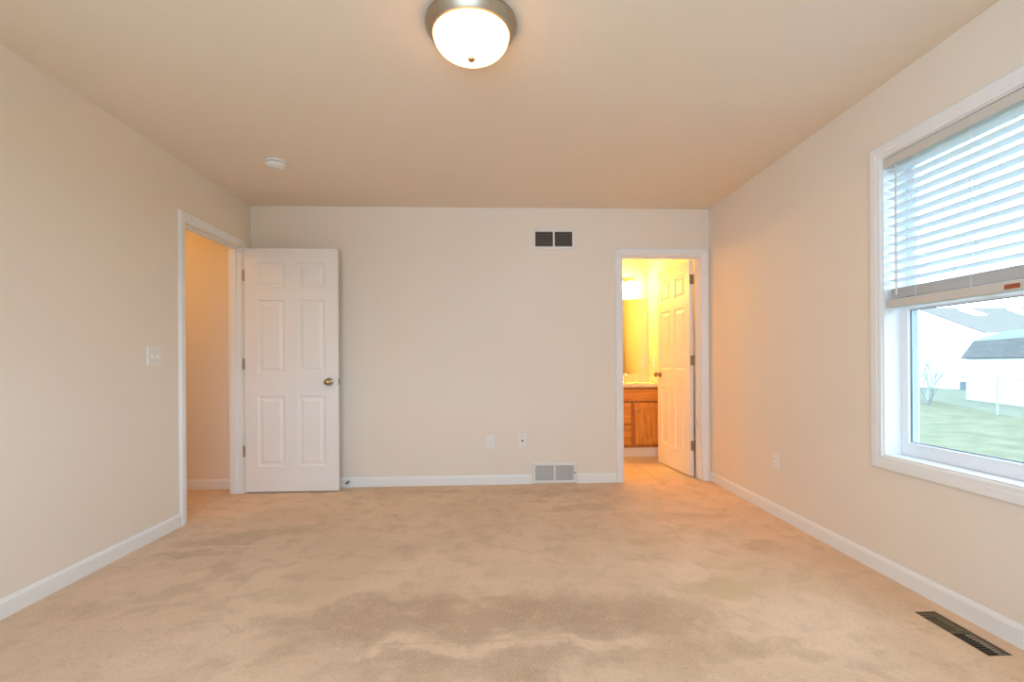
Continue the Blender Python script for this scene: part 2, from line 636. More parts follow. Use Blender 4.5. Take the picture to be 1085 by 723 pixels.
# right wall with window
wr = MB()
XO = 2.09
wr.box(XR, XO, YF - 0.1, WY0, 0, H)
wr.box(XR, XO, WY1, D, 0, H)
wr.box(XR, XO, WY0, WY1, 0, WZ0)
wr.box(XR, XO, WY0, WY1, WZ1, H)
tag(wr.build('wall_right', M['wall']), 'cream right wall around the window', 'wall', kind='structure')

# front wall behind the camera with a wide window added to brighten the room
wf = MB()
wf.box(XL, FW[0], YF - 0.1, YF, 0, H)
wf.box(FW[1], XR, YF - 0.1, YF, 0, H)
wf.box(FW[0], FW[1], YF - 0.1, YF, 0, FW[2])
wf.box(FW[0], FW[1], YF - 0.1, YF, FW[3], H)
tag(wf.build('wall_front', M['wall']), 'cream wall behind the viewpoint with an added wide window', 'wall', kind='structure')
w2 = tag(empty('added_window', ((FW[0] + FW[1]) / 2, YF, FW[2])), 'added wide white window bringing daylight from behind the viewpoint', 'window', kind='structure')
x0, x1, z0, z1 = FW[0] - w2.location.x, FW[1] - w2.location.x, 0, FW[3] - FW[2]
MB().frame(x0, x1, z0, z1, CASING, lambda a, b, p: (a, p, b)).build('casing', M['trim'], w2)
fm = MB()
fm.frame(x0 + 0.05, x1 - 0.05, z0 + 0.05, z1 - 0.05, [(0, -0.07), (0, -0.03), (0.0499, -0.03), (0.0499, -0.07)], lambda a, b, p: (a, p, b))
fm.box(-0.025, 0.025, -0.07, -0.03, 0.05, z1 - 0.05)
fm.build('window_frame', M['vinyl'], w2)
MB().box(x0 + 0.05, x1 - 0.05, -0.052, -0.048, 0.05, z1 - 0.05).build('pane', M['clear_glass'], w2)

# hall beyond the left doorway
tag(MB().box(HX0 - 0.1, HX1, HY1, HY1 + 0.1, 0, H).build('wall_hall_back', M['wall']),
    'hall wall seen through the left doorway', 'wall', kind='structure')
tag(MB().box(HX0 - 0.1, HX0, HY0 - 0.1, HY1, 0, H).build('wall_hall_left', M['wall']),
    'far side wall of the hall', 'wall', kind='structure')
tag(MB().box(HX0, HX1, HY0 - 0.1, HY0, 0, H).build('wall_hall_front', M['wall']),
    'near end wall of the hall', 'wall', kind='structure')

# bathroom shell
tag(MB().box(BX0 - 0.1, BX1 + 0.1, BY1, BY1 + 0.1, 0, H).build('wall_bathroom_back', M['bath_wall']),
    'bathroom wall carrying the mirror and vanity light', 'wall', kind='structure')
tag(MB().box(BX1, BX1 + 0.1, BD, BY1, 0, H).build('wall_bathroom_right', M['bath_wall']),
    'bathroom side wall beside the open door', 'wall', kind='structure')
tag(MB().box(BX0 - 0.1, BX0, BD, BY1, 0, H).build('wall_bathroom_left', M['bath_wall']),
    'bathroom side wall left of the vanity', 'wall', kind='structure')


# baseboards
def base_run(name, t0, t1, fn, label, kind='structure'):
    return tag(MB().prism([(b2, a) for a, b2 in BASE][::-1], t0, t1, fn).build(name, M['trim']), label, 'baseboard', kind=kind)


base_run('baseboard_left', YF, DLY0 - 0.066, lambda t, a, b: (XL + b, t, a), 'white baseboard along the left wall')
base_run('baseboard_left_corner', DLY1 + 0.067, D - 0.013, lambda t, a, b: (XL + b, t, a), 'short white baseboard behind the open hall door')
base_run('baseboard_right', YF, D, lambda t, a, b: (XR - b, t, a), 'white baseboard along the right wall')
base_run('baseboard_back_left', XL, 0.331, lambda t, a, b: (t, D - b, a), 'long white baseboard on back wall left of low vent')
base_run('baseboard_back_right', 0.727, BDX0 - 0.066, lambda t, a, b: (t, D - b, a), 'short white baseboard between low vent and bathroom doorway')
base_run('baseboard_front', XL + 0.013, XR - 0.013, lambda t, a, b: (t, YF + b, a), 'white baseboard behind the viewpoint')
base_run('baseboard_hall', HX0, HX1, lambda t, a, b: (t, HY1 - b, a), 'white baseboard on the hall wall')
base_run('baseboard_bathroom', BD + 0.013, 5.44, lambda t, a, b: (BX1 - b, t, a), 'white baseboard on the bathroom side wall')

# door casings and jambs (trim)
t1 = empty('trim_1', (XL, DLY0, 0))
tag(t1, 'white casing and jamb around the hall doorway', 'door casing', kind='structure')
W_ = DLY1 - DLY0
MB().frame(0, W_, 0, DLZ, CASING, lambda a, b, p: (p, a, b), closed=False).build('casing', M['trim'], t1)
MB().frame(0, W_, 0, DLZ, CASING, lambda a, b, p: (HX1 - XL - p, a, b), closed=False).build('casing', M['trim'], t1)
jw = HX1 - XL
jb = MB()
jb.box(jw + 0.0003, -0.0003, 0.0, 0.004, 0, DLZ)
jb.box(jw + 0.0003, -0.0003, W_ - 0.004, W_, 0, DLZ)
jb.box(jw + 0.0003, -0.0003, 0.004, W_ - 0.004, DLZ - 0.004, DLZ)
jb.build('jamb', M['trim'], t1)
st = MB()
st.bbox(-0.078, -0.042, 0.004, 0.015, 0, DLZ - 0.004)
st.bbox(-0.078, -0.042, W_ - 0.015, W_ - 0.004, 0, DLZ - 0.004)
st.bbox(-0.078, -0.042, 0.015, W_ - 0.015, DLZ - 0.016, DLZ - 0.004)
st.build('door_stop_strip', M['trim'], t1)
sp = MB().bbox(-0.032, 0.002, 0.004, 0.0058, 0.90, 0.96, 0.0005)
sp.bbox(-0.003, 0.004, 0.0015, 0.0065, 0.905, 0.955, 0.001)
tag(sp.build('strike_plate', M['hinge'], t1), 'dark brass strike plate')

t2 = empty('trim_2', (BDX0, D, 0))
tag(t2, 'white casing and jamb around the bathroom doorway', 'door casing', kind='structure')
W_ = BDX1 - BDX0
MB().frame(0, W_, 0, BDZ, CASING, lambda a, b, p: (a, -p, b), closed=False).build('casing', M['trim'], t2)
MB().frame(0, W_ - 0.01, 0, BDZ, [(q[0] * 0.6, q[1]) for q in CASING], lambda a, b, p: (a, BD - D + p, b), closed=False).build('casing', M['trim'], t2)
jb = MB()
jd = BD - D
jb.box(0, 0.004, 0.0003, jd - 0.0003, 0, BDZ)
jb.box(W_ - 0.004, W_, 0.0003, jd - 0.0003, 0, BDZ)
jb.box(0.004, W_ - 0.004, 0.0003, jd - 0.0003, BDZ - 0.004, BDZ)
jb.build('jamb', M['trim'], t2)
st = MB()
st.bbox(0.004, 0.015, 0.038, 0.074, 0, BDZ - 0.004)
st.bbox(W_ - 0.015, W_ - 0.004, 0.038, 0.074, 0, BDZ - 0.004)
st.bbox(0.015, W_ - 0.015, 0.038, 0.074, BDZ - 0.016, BDZ - 0.004)
st.build('door_stop_strip', M['trim'], t2)


# ------------------------------------------------------------------ six panel doors
def door_slab(wd, ht, th, cols, rows):
    """slab in x 0..wd, y 0..th, z 0..ht, moulded panels on both faces"""
    mb = MB()
    xs = sorted({0, wd, *[c for p in cols for c in p]})
    zs = sorted({0, ht, *[c for p in rows for c in p]})
    rings = [(0.0, 0.0), (0.004, 0.0015), (0.010, 0.0075), (0.018, 0.0085), (0.026, 0.0080), (0.044, 0.0025), (0.048, 0.002)]
    for side in (0, 1):
        def P(x, z, d):
            return (x, d if side == 0 else th - d, z)
        for i in range(len(xs) - 1):
            for j in range(len(zs) - 1):
                a0, a1, b0, b1 = xs[i], xs[i + 1], zs[j], zs[j + 1]
                if (a0, a1) in cols and (b0, b1) in rows:
                    prev = None
                    for (ins, dp) in rings:
                        cur = [P(a0 + ins, b0 + ins, dp), P(a1 - ins, b0 + ins, dp), P(a1 - ins, b1 - ins, dp), P(a0 + ins, b1 - ins, dp)]
                        if prev:
                            for k in range(4):
                                l = (k + 1) % 4
                                q = [prev[k], prev[l], cur[l], cur[k]]
                                mb.face(q if side == 0 else q[::-1])
                        prev = cur
                    mb.face(prev if side == 0 else prev[::-1])
                else:
                    q = [P(a0, b0, 0), P(a1, b0, 0), P(a1, b1, 0), P(a0, b1, 0)]
                    mb.face(q if side == 0 else q[::-1])
    mb.face([(0, 0, 0), (0, th, 0), (wd, th, 0), (wd, 0, 0)])
    mb.face([(0, 0, ht), (wd, 0, ht), (wd, th, ht), (0, th, ht)])
    mb.face([(0, 0, 0), (0, 0, ht), (0, th, ht), (0, th, 0)])
    mb.face([(wd, 0, 0), (wd, th, 0), (wd, th, ht), (wd, 0, ht)])
    return mb


def weld(o, d=0.00005):
    bm = bmesh.new()
    bm.from_mesh(o.data)
    bmesh.ops.remove_doubles(bm, verts=bm.verts, dist=d)
    bmesh.ops.recalc_face_normals(bm, faces=bm.faces)
    bm.to_mesh(o.data)
    bm.free()
    return o


KNOB = [(0.0005, 0.0), (0.031, 0.0), (0.032, 0.003), (0.028, 0.007), (0.014, 0.010), (0.011, 0.014), (0.011, 0.026), (0.016, 0.031),
        (0.024, 0.037), (0.0285, 0.046), (0.028, 0.055), (0.022, 0.063), (0.012, 0.067), (0.0005, 0.068)]


def knob(parent, x, y, z, ang):
    """ang: +1 points to -y, -1 points to +y"""
    m_ = T(x, y, z) @ R(PI / 2 * ang, 'X')
    return MB().lathe(KNOB, m_, 28).build('door_knob', M['knob'], parent, smooth=40)


def hinge(parent, x, y, z, leaf, hh=0.09):
    """knuckle at x,y; leaves are boxes given as (x0,x1,y0,y1)"""
    mb = MB()
    n = 5
    for i in range(n):
        z0 = z - hh / 2 + hh * i / n
        mb.lathe([(0.0005, 0), (0.0058, 0), (0.0063, 0.001), (0.0063, hh / n - 0.0016), (0.0058, hh / n - 0.0006), (0.0005, hh / n - 0.0006)], T(x, y, z0), 12)
    mb.lathe([(0.0005, 0), (0.005, 0), (0.004, 0.005), (0.0005, 0.006)], T(x, y, z + hh / 2), 10)
    for l in leaf:
        mb.bbox(l[0], l[1], l[2], l[3], z - hh / 2, z + hh / 2, 0.0006)
    return mb.build('hinge', M['hinge'], parent, smooth=40)


# hall door, standing open parallel to the back wall
d1 = empty('door_1', (-2.066, 4.168, 0.012))
tag(d1, 'white six panel hall door standing open before the back wall', 'door', kind='structure')
cols1 = [(0.105, 0.328), (0.434, 0.657)]
rows1 = [(0.208, 0.795), (0.985, 1.595), (1.695, 1.910)]
weld(door_slab(0.762, 2.022, 0.035, cols1, rows1).build('door_panel', M['door'], d1))
knob(d1, 0.690, 0.0, 0.910, 1)
knob(d1, 0.690, 0.035, 0.910, -1)
lt = MB().bbox(0.762, 0.7635, 0.006, 0.029, 0.882, 0.938, 0.0005)
lt.prism([(0, 0), (0.010, 0), (0.004, 0.018), (0, 0.018)], 0.902, 0.918, lambda t, a, b: (0.7635 + a, 0.0085 + b, t))
tag(lt.build('latch_plate', M['hinge'], d1), 'brass latch plate on the door edge')
for z in (1.797, 1.062, 0.338):
    hinge(d1, -0.003, -0.0035, z, [(-0.0022, -0.0002, 0.0, 0.030), (-0.0150, -0.003, -0.0002, 0.0018)])

# bathroom door, opened into the bathroom
BDW = 0.698
ang = math.atan2(5.165 - 4.462, 1.749 - 1.815)     # direction of the slab
d2 = empty('door_2', (1.807, 4.462, 0.012), ang)
tag(d2, 'white six panel bathroom door opened into the lit bathroom', 'door', kind='structure')
# local x along the slab; the face towards the left of the room is local +y
cols2 = [(0.092, 0.300), (0.398, 0.606)]
rows2 = [(0.208, 0.795), (0.985, 1.575), (1.675, 1.890)]
sl = door_slab(BDW, 2.002, 0.035, cols2, rows2)
sl.v = [(x, y - 0.035, z) for x, y, z in sl.v]
weld(sl.build('door_panel', M['door'], d2))
knob(d2, BDW - 0.065, 0.0, 0.930, -1)
knob(d2, BDW - 0.065, -0.035, 0.930, 1)
tag(MB().bbox(BDW, BDW + 0.0015, -0.029, -0.006, 0.90, 0.96, 0.0005).build('latch_plate', M['hinge'], d2), 'brass latch plate on the door edge')
for z in (1.822, 1.071, 0.281):
    hinge(d2, -0.004, -0.041, z, [(-0.0020, 0.0, -0.036, -0.006), (-0.004, 0.0, -0.041, -0.036)])
    hz = MB().bbox(-0.012, -0.010, -0.048, -0.043, z - 0.045, z + 0.045, 0.0005)

# ------------------------------------------------------------------ window_1 in the right wall
w1 = empty('window_1', (XR, WY0, WZ0))
tag(w1, 'white framed window in the right wall looking onto a lawn', 'window', kind='structure')
WW, WH = WY1 - WY0, WZ1 - WZ0
WCAS = [(a * 1.06, b) for a, b in CASING]
MB().frame(0, WW, 0, WH, WCAS, lambda a, b, p: (-p, a, b)).build('casing', M['trim'], w1)
XS = 0.088
jm = MB()   # jamb liner between the casing and the sash
jm.frame(0.004, WW - 0.004, 0.004, WH - 0.004, [(0, 0.0), (0.0038, 0.0), (0.0038, XS + 0.06), (0, XS + 0.06)], lambda a, b, p: (p, a, b))
jm.build('jamb', M['vinyl'], w1)
fr_ = MB()  # outer vinyl frame beyond the glass
fr_.frame(0.036, WW - 0.036, 0.036, WH - 0.036, [(0, 0.1455), (0.0315, 0.1455), (0.0315, 0.1510), (0, 0.1510)], lambda a, b, p: (p, a, b))
fr_.build('window_frame', M['vinyl'], w1)


def sash(name, x0, x1, z0, z1, st=0.036, bot=0.060, top=0.036):
    mb = MB()
    a0, a1 = 0.0045, WW - 0.0045
    mb.bbox(x0, x1, a0, a0 + st, z0, z1, 0.002)
    mb.bbox(x0, x1, a1 - st, a1, z0, z1, 0.002)
    mb.bbox(x0, x1, a0 + st, a1 - st, z0, z0 + bot, 0.002)
    mb.bbox(x0, x1, a0 + st, a1 - st, z1 - top, z1, 0.002)
    xm = (x0 + x1) / 2
    # glazing bead
    mb.frame(a0 + st + 0.006, a1 - st - 0.006, z0 + bot + 0.006, z1 - top - 0.006,
             [(0, xm + 0.004), (0, xm - 0.004), (0.006, x0 + 0.001), (0.006, xm + 0.004)], lambda a, b, p: (p, a, b))
    o = mb.build(name, M['vinyl'], w1)
    MB().box(xm - 0.002, xm + 0.002, a0 + st + 0.001, a1 - st - 0.001, z0 + bot + 0.001, z1 - top - 0.001).build('pane', M['glass'], o)
    if z0 > 0.5:
        return o
    gk = MB().frame(a0 + st + 0.006, a1 - st - 0.006, z0 + bot + 0.006, z1 - top - 0.006,
                    [(-0.003, xm + 0.003), (-0.003, xm - 0.0042), (0.0005, xm - 0.0042), (0.0005, xm + 0.003)], lambda a, b, p: (p, a, b))
    tag(gk.build('gasket', M['gasket'], o), 'dark gasket round the pane')
    return o


sash('lower_sash', XS, XS + 0.028, 0.0045, 0.760)
sash('upper_sash', XS + 0.030, XS + 0.056, 0.735, WH - 0.0045, bot=0.036)
MB().bbox(XS - 0.014, XS, WW / 2 - 0.03, WW / 2 + 0.03, 0.738, 0.752, 0.003).build('sash_lock', M['vinyl'], w1)

# ------------------------------------------------------------------ blind
bl = empty('window_blind', (XR, WY0, WZ1))
tag(bl, 'white horizontal slat blind lowered over the upper half of the window', 'blind')
VZ0, VZ1 = -0.049, -0.006      # valance relative to the window head
a0, a1 = 0.010, WW - 0.010
MB().bbox(0.012, 0.062, a0, a1, VZ0 + 0.008, VZ1, 0.002).build('headrail', M['rail'], bl)
va = MB().prism([(0.000, VZ0 - 0.003), (0.0105, VZ0 - 0.003), (0.0105, VZ1), (0.004, VZ1), (0.000, VZ1 - 0.006)], a0 - 0.002, a1 + 0.002, lambda t, a, b: (a - 0.001, t, b))
va.build('valance', M['rail'], bl)
SX = 0.034
SW = 0.048
slat_me = None


def slat_obj(zc, tilt, name='slat'):
    global slat_me
    if slat_me is None:
        mb = MB()
        n = 6
        prof = []
        for i in range(n + 1):
            u = -1 + 2 * i / n
            prof.append((u * SW / 2, 0.0022 * (1 - u * u) + 0.0013))
        for i in range(n, -1, -1):
            u = -1 + 2 * i / n
            prof.append((u * SW / 2, 0.0022 * (1 - u * u) - 0.0013))
        mb.prism(prof, a0 + 0.004, a1 - 0.004, lambda t, a, b: (a, t, b))
        o = mb.build(name, M['slat'], bl, smooth=50)
        slat_me = o.data
    else:
        o = bpy.data.objects.new(name, slat_me)
        C.objects.link(o)
        o.parent = bl
    o.location = (SX, 0, zc)
    o.rotation_euler = (0, tilt, 0)
    return o


TILT = 0.16
ZST = -0.652            # top of the gathered slats
n_open = 13
pitch = (abs(ZST) + VZ0 - 0.020) / n_open
SLAT_Z = []
for i in range(n_open):
    zc = VZ0 - 0.026 - pitch * i
    SLAT_Z.append(zc)
    slat_obj(zc, TILT)
n_st = 12
for i in range(n_st):
    slat_obj(ZST - 0.002 - 0.0041 * i, 0.0)
RZ1 = ZST - 0.002 - 0.0041 * n_st
br_ = MB().bbox(0.006, 0.062, a0 + 0.002, a1 + 0.000, RZ1 - 0.040, RZ1 - 0.001, 0.004)
br = br_.build('bottom_rail', M['rail'], bl)
tag(MB().box(0.0045, 0.0060, 1.728 - WY0, 1.784 - WY0, RZ1 - 0.034, RZ1 - 0.016).build('sticker', M['sticker'], br), 'small red brown warning sticker')
for yy in (2.184, 1.918, 1.655):
    mb = MB()
    y = yy - WY0
    for x in (SX - SW / 2 - 0.001, SX + SW / 2 + 0.001):
        mb.tube([(x, y, VZ0 + 0.01), (x, y, RZ1 - 0.005)], 0.0011, 6)
    for zc in SLAT_Z:
        mb.tube([(SX - SW / 2 - 0.001, y, zc - 0.005), (SX + SW / 2 + 0.001, y, zc + 0.0005)], 0.0007, 4)
    mb.tube([(SX, y + 0.004, VZ0 + 0.01), (SX, y + 0.004, RZ1 - 0.005)], 0.0009, 6)
    mb.build('ladder_cord', M['slat'], bl)
yw = 2.272 - WY0
wd = MB().tube([(-0.006, yw, VZ0 - 0.012), (-0.007, yw, -0.30), (-0.007, yw, -0.69)], [0.0042, 0.0042, 0.0048], 6)
wd.build('tilt_wand', M['rail'], bl)
MB().tube([(0.008, yw, VZ0 + 0.012), (-0.004, yw, VZ0 - 0.002), (-0.006, yw, VZ0 - 0.016)], 0.002, 6).build('wand_hook', M['nickel'], bl)

# ------------------------------------------------------------------ ceiling lamp
cl = empty('ceiling_lamp', (-0.083, 1.990, H))
tag(cl, 'round flush ceiling lamp with brushed nickel rim and lit frosted bowl', 'ceiling lamp')
RP = 0.185
pan = [(0.0005, 0.0), (RP - 0.012, 0.0), (RP - 0.002, -0.004), (RP, -0.012), (RP - 0.003, -0.022), (RP - 0.012, -0.034), (RP - 0.015, -0.041),
       (RP - 0.022, -0.050), (RP - 0.030, -0.052), (RP - 0.034, -0.047), (RP - 0.034, -0.040), (0.0005, -0.040)]
MB().lathe(pan, None, 64).build('lamp_pan', M['nickel'], cl, smooth=35)
RB = RP - 0.035
bowl = [(0.0005, -0.042), (RB, -0.042), (RB + 0.002, -0.052)]
for i in range(1, 13):
    t = i / 12 * PI / 2
    bowl.append((max(0.0006, (RB + 0.002) * math.cos(t)), -0.052 - 0.090 * math.sin(t)))
MB().lathe(bowl, None, 64).build('glass_bowl', M['bowl'], cl, smooth=60)
fin = [(0.0005, -0.1395), (0.0135, -0.1400), (0.0150, -0.1435), (0.0145, -0.148), (0.011, -0.152), (0.006, -0.1545), (0.0005, -0.1555)]
MB().lathe(fin, None, 20).build('finial', M['nickel'], cl, smooth=50)

# hall lamp
hl = empty('hall_ceiling_lamp', (-2.95, 3.45, H))
tag(hl, 'small warm ceiling lamp in the hall beyond the left doorway', 'ceiling lamp')
MB().lathe([(0.0005, 0), (0.13, 0), (0.13, -0.02), (0.12, -0.035), (0.0005, -0.035)], None, 32).build('lamp_pan', M['nickel'], hl, smooth=35)
MB().lathe([(0.0005, -0.036)] + [(0.115 * math.cos(i / 8 * PI / 2) + 0.0006, -0.036 - 0.06 * math.sin(i / 8 * PI / 2)) for i in range(9)], None, 32).build('glass_bowl', M['hall_bulb'], hl, smooth=60)

# ------------------------------------------------------------------ smoke detector
sd = empty('smoke_detector', (-1.465, 3.39, H))
tag(sd, 'round white smoke detector on the ceiling left of the lamp', 'smoke detector')
MB().lathe([(0.0005, 0), (0.068, 0), (0.068, -0.010), (0.064, -0.013), (0.0005, -0.013)], None, 40).build('base_ring', M['plate'], sd, smooth=35)
MB().lathe([(0.0005, -0.013), (0.056, -0.013), (0.056, -0.017)], None, 40).build('vent_gap', M['slot'], sd, smooth=35)
MB().lathe([(0.0005, -0.017), (0.062, -0.017), (0.063, -0.022), (0.058, -0.034), (0.046, -0.041), (0.0005, -0.043)], None, 40).build('cover', M['plate'], sd, smooth=35)
MB().lathe([(0.0005, -0.0425), (0.010, -0.0425), (0.009, -0.045), (0.0005, -0.0455)], T(0.012, -0.015, 0), 16).build('test_button', M['plate'], sd, smooth=35)


# ------------------------------------------------------------------ outlets, switch, jack; local: x across, z up, face towards -y
def plate(o, wd=0.072, ht=0.117):
    return MB().prism([(-wd / 2, -ht / 2), (wd / 2, -ht / 2), (wd / 2, ht / 2), (-wd / 2, ht / 2)], 0, -0.0025, lambda t, a, b: (a, t, b)) \
        .prism([(-wd / 2 + 0.002, -ht / 2 + 0.002), (wd / 2 - 0.002, -ht / 2 + 0.002), (wd / 2 - 0.002, ht / 2 - 0.002), (-wd / 2 + 0.002, ht / 2 - 0.002)],
               -0.0025, -0.006, lambda t, a, b: (a, t, b)).build('cover_plate', M['plate'], o)


def outlet(loc, rz, label):
    o = empty('wall_outlet', loc, rz)
    tag(o, label, 'electrical outlet')
    plate(o)
    for s in (-1, 1):
        r = MB().bbox(-0.0165, 0.0165, -0.0085, -0.0055, s * 0.0195 - 0.014, s * 0.0195 + 0.014, 0.001)
        f = r.build('receptacle', M['vinyl'], o)
        sl_ = MB()
        sl_.box(-0.0075, -0.0055, -0.0088, -0.0083, s * 0.0195 - 0.003, s * 0.0195 + 0.006)
        sl_.box(0.0055, 0.0075, -0.0088, -0.0083, s * 0.0195 - 0.002, s * 0.0195 + 0.005)
        sl_.lathe([(0.0005, 0), (0.0025, 0), (0.0025, 0.0004), (0.0005, 0.0004)], T(0, -0.0084, s * 0.0195 - 0.008) @ R(PI / 2, 'X'), 10)
        tag(sl_.build('slots', M['slot'], f), 'dark plug slots')
    MB().lathe([(0.0005, 0), (0.003, 0), (0.0025, 0.001), (0.0005, 0.001)], T(0, -0.006, 0) @ R(PI / 2, 'X'), 10).build('screw', M['nickel'], o)
    return o


outlet((-0.037, D, 0.374), 0, 'white duplex outlet low on the back wall, left of the jack plate')
outlet((XR, 3.300, 0.380), -PI / 2, 'white outlet low on the right wall between corner and window')
outlet((BX1, 5.80, 1.06), -PI / 2, 'small outlet on the bathroom side wall beside the mirror')

cx = empty('cable_jack_plate', (0.246, D, 0.382))
tag(cx, 'white wall plate with one dark round jack above the low vent', 'wall plate')
plate(cx)
cj = MB().lathe([(0.0005, 0), (0.0085, 0), (0.0085, 0.003), (0.005, 0.003), (0.005, 0.011), (0.0005, 0.011)], T(0, -0.006, 0) @ R(PI / 2, 'X'), 16)
cj.build('jack', M['slot'], cx, smooth=35)
MB().lathe([(0.0005, 0), (0.003, 0), (0.0025, 0.001), (0.0005, 0.001)], T(0, -0.006, 0.042) @ R(PI / 2, 'X'), 10).build('screw', M['nickel'], cx)
MB().lathe([(0.0005, 0), (0.003, 0), (0.0025, 0.001), (0.0005, 0.001)], T(0, -0.006, -0.042) @ R(PI / 2, 'X'), 10).build('screw', M['nickel'], cx)

sw = empty('light_switch', (XL, 3.112, 1.124), PI / 2)
tag(sw, 'white two toggle light switch on the left wall by the doorway', 'light switch')
plate(sw, 0.117, 0.117)
for x in (-0.023, 0.023):
    MB().bbox(x - 0.005, x + 0.005, -0.0068, -0.0055, -0.012, 0.012, 0.0004).build('toggle_slot', M['vinyl'], sw)
    MB().prism([(-0.006, -0.0065), (-0.011, -0.017), (-0.006, -0.019), (0.004, -0.0065)], x - 0.0038, x + 0.0038, lambda t, a, b: (t, b, a)).build('toggle', M['plate'], sw)
    for z in (-0.030, 0.030):
        MB().lathe([(0.0005, 0), (0.003, 0), (0.0025, 0.001), (0.0005, 0.001)], T(x, -0.006, z) @ R(PI / 2, 'X'), 10).build('screw', M['nickel'], sw)


# ------------------------------------------------------------------ wall vents
def wall_vent(name, x0, x1, z0, z1, label, vertical, border, metal, back):
    cxx = (x0 + x1) / 2
    o = empty(name, (cxx, D, z0))
    tag(o, label, 'air vent')
    w2_ = (x1 - x0) / 2
    hh = z1 - z0
    b = border
    mb = MB()
    mb.frame(-w2_ + b, w2_ - b, b, hh - b, [(0, 0), (0, -0.005), (b * 0.2, -0.009), (b * 0.8, -0.009), (b, -0.003), (b, 0)], lambda a, c, p: (a, p, c))
    mb.bbox(-0.008, 0.008, -0.008, -0.0005, b, hh - b, 0.001)
    mb.build('vent_frame', M['vent_white'], o)
    MB().box(-w2_ + b, w2_ - b, -0.0012, -0.0002, b, hh - b).build('backing', back, o)
    lo = MB()
    for (xa, xb) in ((-w2_ + b, -0.008), (0.008, w2_ - b)):
        if vertical:
            n = 22
            for i in range(n):
                c = xa + (xb - xa) * (i + 0.5) / n
                lo.box(c - 0.0016, c + 0.0016, -0.0065, -0.0015, b, hh - b)
        else:
            n = 10
            for i in range(n):
                c = b + (hh - 2 * b) * (i + 0.5) / n
                lo.prism([(-0.0075, c - 0.0055), (-0.0065, c - 0.0062), (-0.0015, c + 0.001), (-0.0015, c + 0.002)], xa, xb, lambda t, a, bb: (t, a, bb))
    lo.build('louvers', metal, o)
    return o


M['vent_dark'] = mat('dark_brown_grille', (0.21, 0.18, 0.15), 0.6, var=0.1, vscale=30)  # louvers coloured dark brown inside the white frame
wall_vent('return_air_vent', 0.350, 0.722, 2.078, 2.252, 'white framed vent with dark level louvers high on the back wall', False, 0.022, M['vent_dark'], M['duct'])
lv = wall_vent('supply_air_vent', 0.332, 0.726, 0.001, 0.184, 'white framed vent with grey upright fins at baseboard level', True, 0.026, M['vent_grey'], M['duct_grey'])
MB().bbox(0.176, 0.184, -0.016, -0.008, 0.085, 0.100, 0.001).build('damper_lever', M['slot'], lv)

# ------------------------------------------------------------------ floor register
fr = empty('floor_register', ((RVX0 + RVX1) / 2, (RVY0 + RVY1) / 2, -0.010))
tag(fr, 'brown metal floor register set in carpet beneath the window', 'floor vent')
hx, hy = (RVX1 - RVX0) / 2 - 0.001, (RVY1 - RVY0) / 2 - 0.001
MB().box(-hx, hx, -hy, hy, -0.019, -0.017).build('duct', M['duct'], fr)
MB().frame(-hx + 0.004, hx - 0.004, -hy + 0.004, hy - 0.004, [(0, 0.003), (0, 0.007), (0.002, 0.008), (0.0036, 0.008), (0.0038, 0.003)], lambda a, b, p: (a, b, p)).build('register_frame', M['register'], fr)
for half, tl, nm in ((0, -0.25, 'far'), (1, 0.35, 'near')):
    lo = MB()
    ya, yb = ((0.004, hy - 0.004) if half == 0 else (-hy + 0.004, -0.004))
    n = 11
    for i in range(n):
        c = ya + (yb - ya) * (i + 0.5) / n
        dy = 0.0027 * math.cos(tl)
        dz = 0.0027 * math.sin(tl)
        lo.prism([(c - dy, 0.0045 + dz), (c + dy, 0.0045 - dz), (c + dy, 0.0058 - dz), (c - dy, 0.0058 + dz)], -hx + 0.0035, hx - 0.0035, lambda t, a, b: (t, a, b))
    lo.build('louvers', M['register'], fr)
MB().bbox(-hx + 0.0045, hx - 0.0045, -0.0035, 0.0035, 0.002, 0.007, 0.0008).build('centre_bar', M['register'], fr)

# ------------------------------------------------------------------ door stop on the back baseboard
ds = empty('door_stop', (-1.268, D - 0.0125, 0.048))
tag(ds, 'small spring door stop with dark tip on back baseboard by the door', 'door stop')
MB().lathe([(0.0005, 0), (0.010, 0), (0.010, 0.004), (0.0005, 0.004)], R(PI / 2, 'X'), 14).build('base_disc', M['nickel'], ds, smooth=40)
pts = [(0.005 * math.cos(i * 0.9), -0.004 - 0.0005 * i, 0.005 * math.sin(i * 0.9)) for i in range(90)]
MB().tube(pts, 0.0009, 5).build('spring', M['nickel'], ds)
MB().lathe([(0.0005, 0.048), (0.008, 0.048), (0.009, 0.054), (0.007, 0.062), (0.0005, 0.063)], R(PI / 2, 'X'), 14).build('tip', M['rubber'], ds, smooth=40)

# ------------------------------------------------------------------ bathroom vanity
VX0, VX1, VY0 = 0.93, BX1 - 0.001, 5.460
VW = VX1 - VX0
vn = empty('vanity_cabinet', (VX0, VY0, 0))
tag(vn, 'honey oak bathroom vanity cabinet with doors and drawers', 'cabinet')
depth = BY1 - VY0 - 0.001
ZT = 0.788
cb = MB()
cb.box(0, 0.018, 0.0, depth, 0.110, ZT)
cb.box(VW - 0.018, VW, 0.0, depth, 0.110, ZT)
cb.box(0.018, VW - 0.018, 0.02, depth, 0.110, 0.128)
cb.box(0.018, VW - 0.018, depth - 0.010, depth, 0.128, ZT)
ff = [(0.018, 0.045), (0.300, 0.345), (0.590, 0.655), (VW - 0.060, VW - 0.018)]
for a, b in ff:
    cb.box(a, b, 0.0, 0.02, 0.110, ZT)
for z0, z1 in ((0.110, 0.150), (0.608, 0.640), (0.762, ZT)):
    for (p, q) in ((0.045, 0.300), (0.345, 0.590), (0.655, VW - 0.060)):
        cb.box(p, q, 0.0, 0.02, z0, z1)
